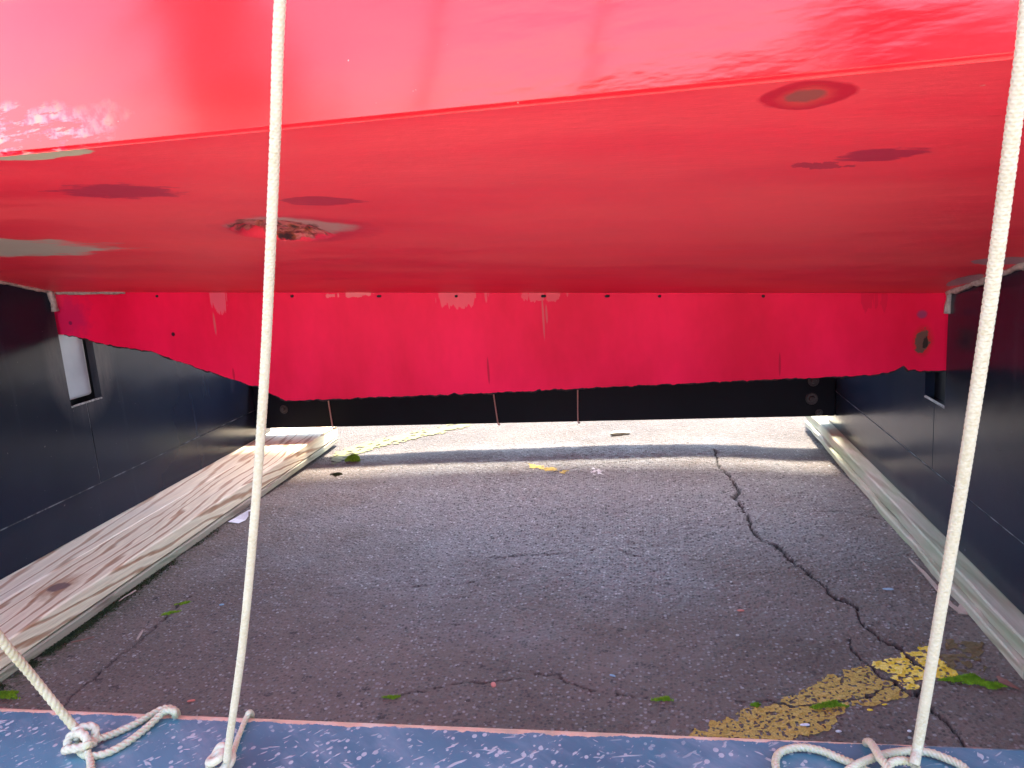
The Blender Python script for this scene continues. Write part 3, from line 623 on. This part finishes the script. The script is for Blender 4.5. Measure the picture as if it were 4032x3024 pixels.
# ------------------------------------------------------------------ ropes
def braid(n=8, pitch=.030, amp=.10):
    return lambda th, s, r: r*(1 - amp + amp*1.3*max(abs(math.sin(n/2*th + math.pi*2*s/pitch)), abs(math.sin(n/2*th - math.pi*2*s/pitch))) )
def laid(n=3, pitch=.03, amp=.16, fine=.05):
    return lambda th, s, r: r*(1 - amp + amp*1.2*abs(math.sin(n/2*th - math.pi*s/pitch*n/2)) + fine*math.sin(9*th + 2*math.pi*s/.0035))
def rope(name, paths, rad, mat, parent=None, step=.0022, disp=None, seg=20):
    bm = bmesh.new()
    for p in paths: tube(bm, catmull(p, step), rad, seg, disp)
    me = bpy.data.meshes.new(name); bm.to_mesh(me); bm.free(); return link(name, me, mat, parent, True)
BT = .42
def rp(px, py, zz): return onz(px, py, BT+zz)
def mk(pts, iz0, iz1, ytop=0., ybot=3000.):
    return [dep(px, py, 1/(iz0 + (iz1-iz0)*(py-ytop)/(ybot-ytop))) for px, py in pts]
def upward(P, ztop=SH_Z+.03):
    d = (P[0]-P[1]).normalized(); k = (ztop-P[0].z)/d.z
    E = Vector((P[0].x+d.x*k, max(.40, P[0].y+d.y*k), ztop)); n = max(2, int((E-P[0]).length/.12))
    return [P[0].lerp(E, i/n) for i in range(n, 0, -1)] + P
# middle rope
R1 = .0039
main = mk([(1102,20),(1085,500),(1064,1008),(1040,1500),(1004,2016),(957,2520),(905,2900)], 1.93, 1.155) + [rp(893, 2995, .022)]
r1 = rope('rope', [upward(main)], R1, M_ROPE, None, .0007, braid(6, .0100, .26)); tag(r1, 'cream braided rope left of centre, knotted to the blue beam', 'rope', 'ropes running down to the blue beam')
rope('loop', [[rp(893,2985,.020), rp(913,2975,.012), rp(940,2900,.006), rp(968,2830,.005), rp(980,2806,.009), rp(988,2806,.004), onz(992,2815,BT-.004), onz(992,2830,BT-.03)]], R1*.85, M_ROPE2, r1, .0012, laid(3, .010, .26))
def wraps(c, r, n, lift, tilt=0, seg_=10, flat=1.0, turn=0):
    out = []
    for k in range(n):
        a = turn + k*2*math.pi/seg_; out.append(c + Vector((math.cos(a)*r, math.sin(a)*r*flat, lift*(1+math.sin(a+tilt)))))
    return out
kc = rp(872, 3010, .010)
rope('knot', [wraps(kc, .0125, 13, .004), wraps(kc + Vector((-.002, -.004, .008)), .0085, 12, .004, 1.5), [kc+Vector((-.013, .004, .003)), kc+Vector((-.004, .010, .016)), kc+Vector((.009, .002, .014)), kc+Vector((.010, -.012, .004)), kc+Vector((.0, -.05, .0))]], R1*1.15, M_ROPE, r1, .002, braid(8, .016, .12))
# right rope
R2 = .0049
main = mk([(4050,20),(3990,500),(3924,1008),(3852,1500),(3770,2016),(3684,2520),(3620,2900)], 2.12, 1.235) + [rp(3600, 3010, .022)]
r2 = rope('rope', [upward(main)], R2, M_ROPE, None, .0008, braid(6, .0115, .26)); tag(r2, 'thick cream braided rope at the right, coiled on the blue beam', 'rope', 'ropes running down to the blue beam')
L = .0065
rope('coil', [
 [rp(3110,3110,L), rp(3062,3040,L), rp(3056,2988,L), rp(3084,2957,L), rp(3154,2943,L), rp(3233,2956,L), rp(3303,2984,L), rp(3373,3013,L+.002), rp(3440,3050,L+.004), rp(3500,3090,L)],
 [rp(3300,3070,L+.006), rp(3360,3020,L+.010), rp(3420,2992,L+.008), rp(3490,2969,L+.004), rp(3583,2957,L), rp(3653,2962,L), rp(3723,2985,L), rp(3793,3020,L), rp(3830,3080,L)],
 [rp(3470,3060,L+.012), rp(3500,3012,L+.014), rp(3530,2998,L+.014), rp(3569,2997,L+.012), rp(3600,3012,L+.008), rp(3630,3060,L+.006)],
 [rp(3415,2938,-.012), rp(3411,2926,.004), rp(3424,2922,.014), rp(3445,2948,L+.012), rp(3466,2985,L+.016), rp(3494,3020,L+.018), rp(3520,3080,L+.016)]],
 R2*.86, M_ROPE2, r2, .0009, laid(4, .010, .26))
# left rope
R3 = .0052
main = [dep(-420,1960,.70), dep(-200,2240,.78), dep(0,2512,.855), dep(120,2655,.90), dep(230,2790,.925), rp(305,2880,.020), rp(322,2912,.014)]
r3 = rope('rope', [upward(main)], R3, M_ROPE2, None, .0012, laid(3, .013, .17)); tag(r3, 'yellowish laid rope slanting in at lower left to its knot on the blue beam', 'rope', 'ropes running down to the blue beam')
l = .0052
rope('loop', [
 [rp(322,2950,l+.004), rp(345,2932,l+.012), rp(372,2915,l+.006), rp(449,2889,l), rp(536,2849,l), rp(600,2812,l), rp(640,2792,l+.001), rp(672,2789,l+.002), rp(690,2800,l), onz(697,2812,BT-.008), onz(697,2830,BT-.04)],
 [rp(300,2930,l+.004), rp(318,2962,l), rp(354,2977,l), rp(424,2964,l), rp(498,2925,l), rp(573,2869,l), rp(635,2812,l+.003), rp(655,2798,l+.008), rp(680,2798,l+.009), rp(690,2812,l+.003), onz(690,2830,BT-.02)],
 [rp(345,2960,l+.004), rp(355,2990,l), rp(359,3024,l), rp(362,3100,l)]], R3*.86, M_ROPE2, r3, .0012, laid(3, .011, .28))
kc = rp(325, 2925, .012)
rope('knot', [[kc+Vector(v) for v in ((-.013,-.008,-.003),(-.016,-.002,.006),(-.006,.008,.014),(.006,.014,.012),(.010,.010,.002),(.004,.004,-.006))],
 [kc+Vector(v) for v in ((-.016,-.010,-.004),(-.008,-.015,.002),(.006,-.013,.003),(.013,-.006,.002),(.012,.004,-.002),(.004,.010,-.004))],
 [kc+Vector(v) for v in ((-.010,.004,.002),(-.002,.000,.014),(.010,-.004,.010),(.014,-.010,.0))]], R3*1.0, M_ROPE, r3, .0012, laid(3, .012, .26))

# ------------------------------------------------------------------ moss, debris
def moss(px, py, lx_, ly_, h, n, label, rot=0, mat=M_MOSS, seed=0, dome=1.0):
    c0 = onz(px, py, 0); g0 = float(gz(c0.x, c0.y)[0]); rs = random.Random(seed+px); V = []; Fs = []
    for _ in range(n):
        a = rs.uniform(0, 2*math.pi); q_ = math.sqrt(rs.random()); kk = 1+.45*math.sin(3*a+px)+.25*math.sin(7*a); u = math.cos(a)*q_*kk; v = math.sin(a)*q_*kk
        x_ = u*lx_; y_ = v*ly_; X_ = c0.x + x_*math.cos(rot)-y_*math.sin(rot); Y_ = c0.y + x_*math.sin(rot)+y_*math.cos(rot)
        top = h*(1-q_*q_)**.5*dome*rs.uniform(.7, 1.1)+.001; w_ = rs.uniform(.0008, .0018); b_ = rs.uniform(0, 6.28); ln = rs.uniform(.3, 1)*.006
        p0 = Vector((X_, Y_, g0-.002+top*.45)); d = Vector((math.cos(b_)*w_, math.sin(b_)*w_, 0)); t_ = Vector((X_+math.cos(b_+1.6)*ln*.7, Y_+math.sin(b_+1.6)*ln*.7, g0+top+ln*.3))
        i0 = len(V); V += [p0-d, p0+d, t_]; Fs.append((i0, i0+1, i0+2))
        d2_ = Vector((-d.y, d.x, 0)); V += [p0-d2_, p0+d2_, t_]; Fs.append((i0+3, i0+4, i0+5))
    rings = 5                                                       # a low lumpy cushion under the tufts
    b0 = len(V); V.append((c0.x, c0.y, g0+h*.55))
    for r_ in range(1, rings+1):
        for k in range(14):
            a = 2*math.pi*k/14; q_ = r_/rings*.7*(.85+.3*rs.random()); u = math.cos(a)*q_*lx_; v = math.sin(a)*q_*ly_
            V.append((c0.x+u*math.cos(rot)-v*math.sin(rot), c0.y+u*math.sin(rot)+v*math.cos(rot), g0 - .003 + h*.58*max(0, 1-(r_/rings)**2)))
    for k in range(14): Fs.append((b0, b0+1+k, b0+1+(k+1) % 14))
    for r_ in range(rings-1):
        for k in range(14): a_ = b0+1+r_*14; Fs.append((a_+k, a_+14+k, a_+14+(k+1) % 14, a_+(k+1) % 14))
    return tag(mesh('moss_clump', V, Fs, mat, None), label, 'moss', 'moss clumps on the asphalt')
moss(3800, 2682, .036, .012, .010, 1100, 'bright green moss strip right of the yellow paint', rot=.15)
moss(3895, 2704, .026, .009, .008, 700, 'green moss tail end nearest the right timber', rot=-.2)
moss(3265, 2780, .030, .009, .008, 700, 'green moss in the crack across the dusty yellow stripe', rot=.2)
moss(2978, 2772, .007, .006, .006, 160, 'tiny green sprig at the left edge of the yellow stripe')
moss(1545, 2752, .018, .005, .004, 250, 'small moss dash near the middle rope, left of centre', rot=.1)
moss(2612, 2744, .018, .006, .005, 280, 'small moss dash just behind the blue beam, right of centre', rot=.15)
moss(1392, 1802, .030, .024, .034, 1300, 'round bright moss tuft at the edge of the sunlit strip')
moss(1325, 1862, .022, .016, .012, 400, 'dull moss spot in shade beside the left timber end', mat=M_MOSSD)
moss(668, 2412, .022, .006, .004, 260, 'yellowish moss dab near the left timber', rot=.5)
moss(722, 2372, .018, .005, .004, 200, 'smaller yellowish moss dab further along the left timber', rot=.5)
moss(10, 2740, .045, .012, .010, 700, 'green moss patch at the left frame edge by the board')
# moss growing along the left board
rs = random.Random(5); V = []; Fs = []
for _ in range(9000):
    t = rs.random(); Yq = 1.15 + 1.35*t; dens = math.exp(-((Yq-1.55)/.45)**2)
    if rs.random() > dens + .12: continue
    if float(fbm(Yq, 2., 9, 1, 3)) < -.12: continue
    Xq = -1.600 + abs(rs.gauss(0, .012)); g0 = float(gz(Xq, Yq)[0]); s_ = rs.uniform(.0015, .005); a = rs.uniform(0, 6.28); zz = g0 + rs.uniform(0, .008)*math.exp(-(Xq+1.6)/.015)
    i0 = len(V); V += [(Xq, Yq, zz), (Xq+math.cos(a)*s_, Yq+math.sin(a)*s_, zz+rs.uniform(0, s_)), (Xq+math.cos(a+1.3)*s_, Yq+math.sin(a+1.3)*s_, zz+rs.uniform(0, s_)), (Xq+s_*.3, Yq, zz+s_)]
    Fs += [(i0, i0+1, i0+2), (i0, i0+2, i0+3)]
tag(mesh('ground_moss', V, Fs, M_MOSSD, None), 'dark moss and crumbs along the foot of the left board', kind='stuff')

# loose grit
V = []; Fs = []
ico = bmesh.new(); bmesh.ops.create_icosphere(ico, subdivisions=1, radius=1); IV = [v.co.copy() for v in ico.verts]; IF = [[v.index for v in f.verts] for f in ico.faces]; ico.free()
for _ in range(1500):
    Xq = rs.uniform(-1.58, .76); Yq = 1.2 + 2.3*rs.random()**1.4; g0 = float(gz(Xq, Yq)[0]); s_ = .0008 + .0026*rs.random()**3; a = rs.uniform(0, 6.28); i0 = len(V)
    for v in IV:
        k = s_*(1+.25*rs.uniform(-1, 1)); u = v.x*k*1.4; vv = v.y*k; V.append((Xq+u*math.cos(a)-vv*math.sin(a), Yq+u*math.sin(a)+vv*math.cos(a), g0+.0006+s_*.4+v.z*k*.6))
    Fs += [tuple(i0+k for k in f) for f in IF]
tag(mesh('grit', V, Fs, M_PEB, None), 'loose grit and tiny stones scattered over the asphalt', kind='stuff')

def stone(px, py, sx, sy, sz, mat, name, label, cat, rot=0, seed=1):
    c0 = onz(px, py, 0); g0 = float(gz(c0.x, c0.y)[0]); bm = bmesh.new(); bmesh.ops.create_icosphere(bm, subdivisions=2, radius=1); q_ = random.Random(seed)
    for v in bm.verts:
        k = 1+q_.uniform(-.12, .12); u, vv = v.co.x*sx*k, v.co.y*sy*k
        v.co = Vector((c0.x+u*math.cos(rot)-vv*math.sin(rot), c0.y+u*math.sin(rot)+vv*math.cos(rot), g0+sz*.8+v.co.z*sz*k))
    me = bpy.data.meshes.new(name); bm.to_mesh(me); bm.free(); return tag(link(name, me, mat, None), label, cat)
stone(2440, 1716, .055, .016, .012, M_ROCK, 'rock', 'long pale stone lying on the sunlit asphalt', 'stone', rot=.25)
stone(3425, 2798, .006, .004, .001, M_PETAL, 'petal', 'yellow petal on the asphalt below the moss in the stripe', 'petal')
stone(3482, 2775, .006, .003, .001, M_PETAL, 'petal', 'yellow petal at the lower edge of the dusty stripe', 'petal', rot=.3)
stone(3168, 2853, .010, .004, .002, M_PAPER, 'paint_chip', 'white chip lying on the dusty yellow stripe', 'chip', rot=.1)
stone(3301, 2880, .006, .003, .002, M_PAPER, 'paint_chip', 'white chip just right of the dusty yellow stripe', 'chip', rot=.1)
stone(3580, 2880, .004, .003, .002, M_PAPER, 'paint_chip', 'white crumb left of the thick right rope', 'chip')
stone(1942, 2693, .006, .012, .002, M_CHIP, 'paint_chip', 'red chip by the crack near the bottom middle', 'chip', rot=.3)
stone(752, 2760, .010, .004, .002, M_CHIP, 'paint_chip', 'orange red chip left of the middle rope foot', 'chip', rot=.3)
stone(2915, 2400, .010, .005, .002, M_CHIP, 'paint_chip', 'pale red chip left of the long crack', 'chip')
stone(3495, 2327, .014, .007, .002, M_BLUECHIP, 'paint_chip', 'blue chip between the long crack and right timber', 'chip')
stone(872, 2381, .008, .004, .002, M_BLUECHIP, 'paint_chip', 'pale blue chip right of the yellowish moss dab', 'chip', rot=.3)
stone(2411, 2653, .008, .003, .002, M_BLUECHIP, 'paint_chip', 'light blue sliver right of the bottom crack', 'chip', rot=-.4)
def ribbon(name, L, Wd, mat, label, cat, th=.001):
    V = []; Fs = []
    for i, p in enumerate(L):
        a = L[max(0, i-1)]; b = L[min(len(L)-1, i+1)]; t = (b-a).normalized(); s_ = Vector((-t.y, t.x, 0)).normalized()*Wd[i]
        V += [p-s_, p+s_, p+s_+Vector((0, 0, th)), p-s_+Vector((0, 0, th))]
    for i in range(len(L)-1):
        for k in range(4): Fs.append((i*4+k, i*4+(k+1) % 4, i*4+4+(k+1) % 4, i*4+4+k))
    n_ = len(L)-1; Fs += [(3, 2, 1, 0), (n_*4, n_*4+1, n_*4+2, n_*4+3)]
    return tag(mesh(name, V, Fs, mat, None), label, cat)
G = lambda px, py, z=.004: onz(px, py, z)
ribbon('tape_strip', [G(918,2058), G(945,2045), G(962,2030,.012), G(978,2012,.022), G(1010,2004,.03)], [.028, .030, .022, .009, .004], M_PAPER, 'curled white strip of tape sticking out below the left timber', 'tape')
ribbon('wood_splinter', [G(3580,2200,.012), G(3640,2260,.011), G(3700,2330,.010), G(3740,2380,.008), G(3778,2408,.006)], [.001, .005, .006, .006, .007], M_STICK, 'long thin wood splinter lying beside the right timber', 'splinter', .003)
ribbon('wood_chip', [G(3785,2383,.008), G(3795,2400,.008), G(3805,2420,.006)], [.003, .015, .018], M_STICK, 'small squarish wood chip at the near end of the splinter', 'wood chip', .003)
ribbon('dry_leaf', [G(3925,2663,.008), G(3950,2683,.010), G(3985,2700,.008), G(4020,2718,.004)], [.002, .010, .006, .001], M_LEAF, 'reddish dry leaf by the right timber foot', 'leaf')
ribbon('grass_stalk', [G(468,2368,.006), G(490,2352,.010), G(515,2338,.012), G(535,2325,.014)], [.001, .002, .003, .003], M_STICK, 'bent pale stalk leaning by the left board', 'stalk', .002)
ribbon('twig', [G(540,2522), G(552,2500), G(562,2484), G(570,2483)], [.002, .003, .002, .001], M_STICK, 'short forked twig in the left crack', 'twig', .003)
ribbon('twig', [G(280,2530), G(330,2520), G(372,2508)], [.001, .002, .001], M_LEAF, 'thin brown twig between the moss and the left crack', 'twig', .002)

# ------------------------------------------------------------------ unseen shed, tree and hedge added for dark reflections in the gloss paint
def reflection_shed(x0, x1, y0, y1, h, label):
    e = empty('shed', (x0, y0, 0)); tag(e, label, 'shed')
    cm = NM('dark_cladding'); cm.set(Base_Color=cm.mix(cm.noise(3, 4, .6), (.006, .006, .008), (.014, .014, .016)), Roughness=.7)
    b = MB(); b.box((x0, y0, -.05), (x1, y1, h)); w_ = b.build('wall', cm.m, e)
    b = MB(); xq = x0+.05
    while xq < x1-.1: b.box((xq, y1+.003, .05), (xq+.03, y1+.035, h-.05)); xq += .30
    b.build('batten', cm.m, w_)
    MB().prism([(y0-.3, h), (y1+.3, h), ((y0+y1)/2, h+.6)], 0, x0-.3, x1+.3).build('roof', cm.m, e)
    d = MB().box((x0+1.2, y1+.04, .02), (x0+2.1, y1+.09, 2.05), .01).build('door', M_GREY, w_)
reflection_shed(-.6, 6.5, -14.0, -10.0, 2.55, 'unseen dark clad shed added behind the camera for reflections')
def tree(x, y, h, rad, label, seed):
    e = empty('tree', (x, y, 0)); tag(e, label, 'tree'); q_ = random.Random(seed); bark = flat('bark', (.06, .045, .035), .9); lf = flat('leaves', (.035, .06, .02), .8)
    bm = bmesh.new(); tube(bm, [Vector((x+.05*math.sin(k), y, h*.85*k/8)) for k in range(9)], lambda t: .12*(1-.8*t), 8)
    for k in range(9):
        a = k*2.4; z0 = h*(.2+.07*k); tube(bm, [Vector((x, y, z0)), Vector((x+math.cos(a)*rad*.5, y+math.sin(a)*rad*.5, z0+.4)), Vector((x+math.cos(a)*rad*.85, y+math.sin(a)*rad*.85, z0+.6))], lambda t: .035*(1-.7*t), 5)
    me = bpy.data.meshes.new('trunk'); bm.to_mesh(me); bm.free(); link('trunk', me, bark, e, True); V = []; Fs = []
    cl = [(q_.uniform(0, 6.28), math.sqrt(q_.random()), q_.random()) for _ in range(130)]
    for a, u, t in cl:
        rr = rad*u*(1-.65*t); c_ = Vector((x+math.cos(a)*rr, y+math.sin(a)*rr, h*(.12+.86*t)))
        for _ in range(60):
            p = c_ + Vector([q_.gauss(0, .16) for _ in range(3)]); d = Vector([q_.uniform(-1, 1) for _ in range(3)]).normalized()*.07; f = d.cross(Vector([q_.uniform(-1, 1) for _ in range(3)])).normalized()*.04
            i0 = len(V); V += [p-d, p+f, p+d, p-f]; Fs.append((i0, i0+1, i0+2, i0+3))
    mesh('crown', V, Fs, lf, e)
tree(-11.3, -9.6, 6.5, 1.9, 'unseen dark leafy tree added behind the camera for reflections', 3)

def hedge(x0, x1, y0, y1, h):
    V = []; Fs = []; q_ = random.Random(4)
    for _ in range(9000):
        p = Vector((q_.uniform(x0, x1), q_.uniform(y0, y1), 0)); p.z = h*(q_.random()**.6)*(.9+.2*float(fbm(p.x, p.y, .9, 1, 3))); d = Vector([q_.uniform(-1, 1) for _ in range(3)]).normalized()*.07; f = d.cross(Vector([q_.uniform(-1, 1) for _ in range(3)])).normalized()*.05
        i0 = len(V); V += [p-d, p+f, p+d, p-f]; Fs.append((i0, i0+1, i0+2, i0+3))
    tag(mesh('hedge', V, Fs, flat('hedge_leaves', (.03, .05, .02), .8), None), 'unseen dark hedge added behind the camera for reflections', 'hedge')
hedge(-4.2, -.8, -11.2, -10.2, 2.25)
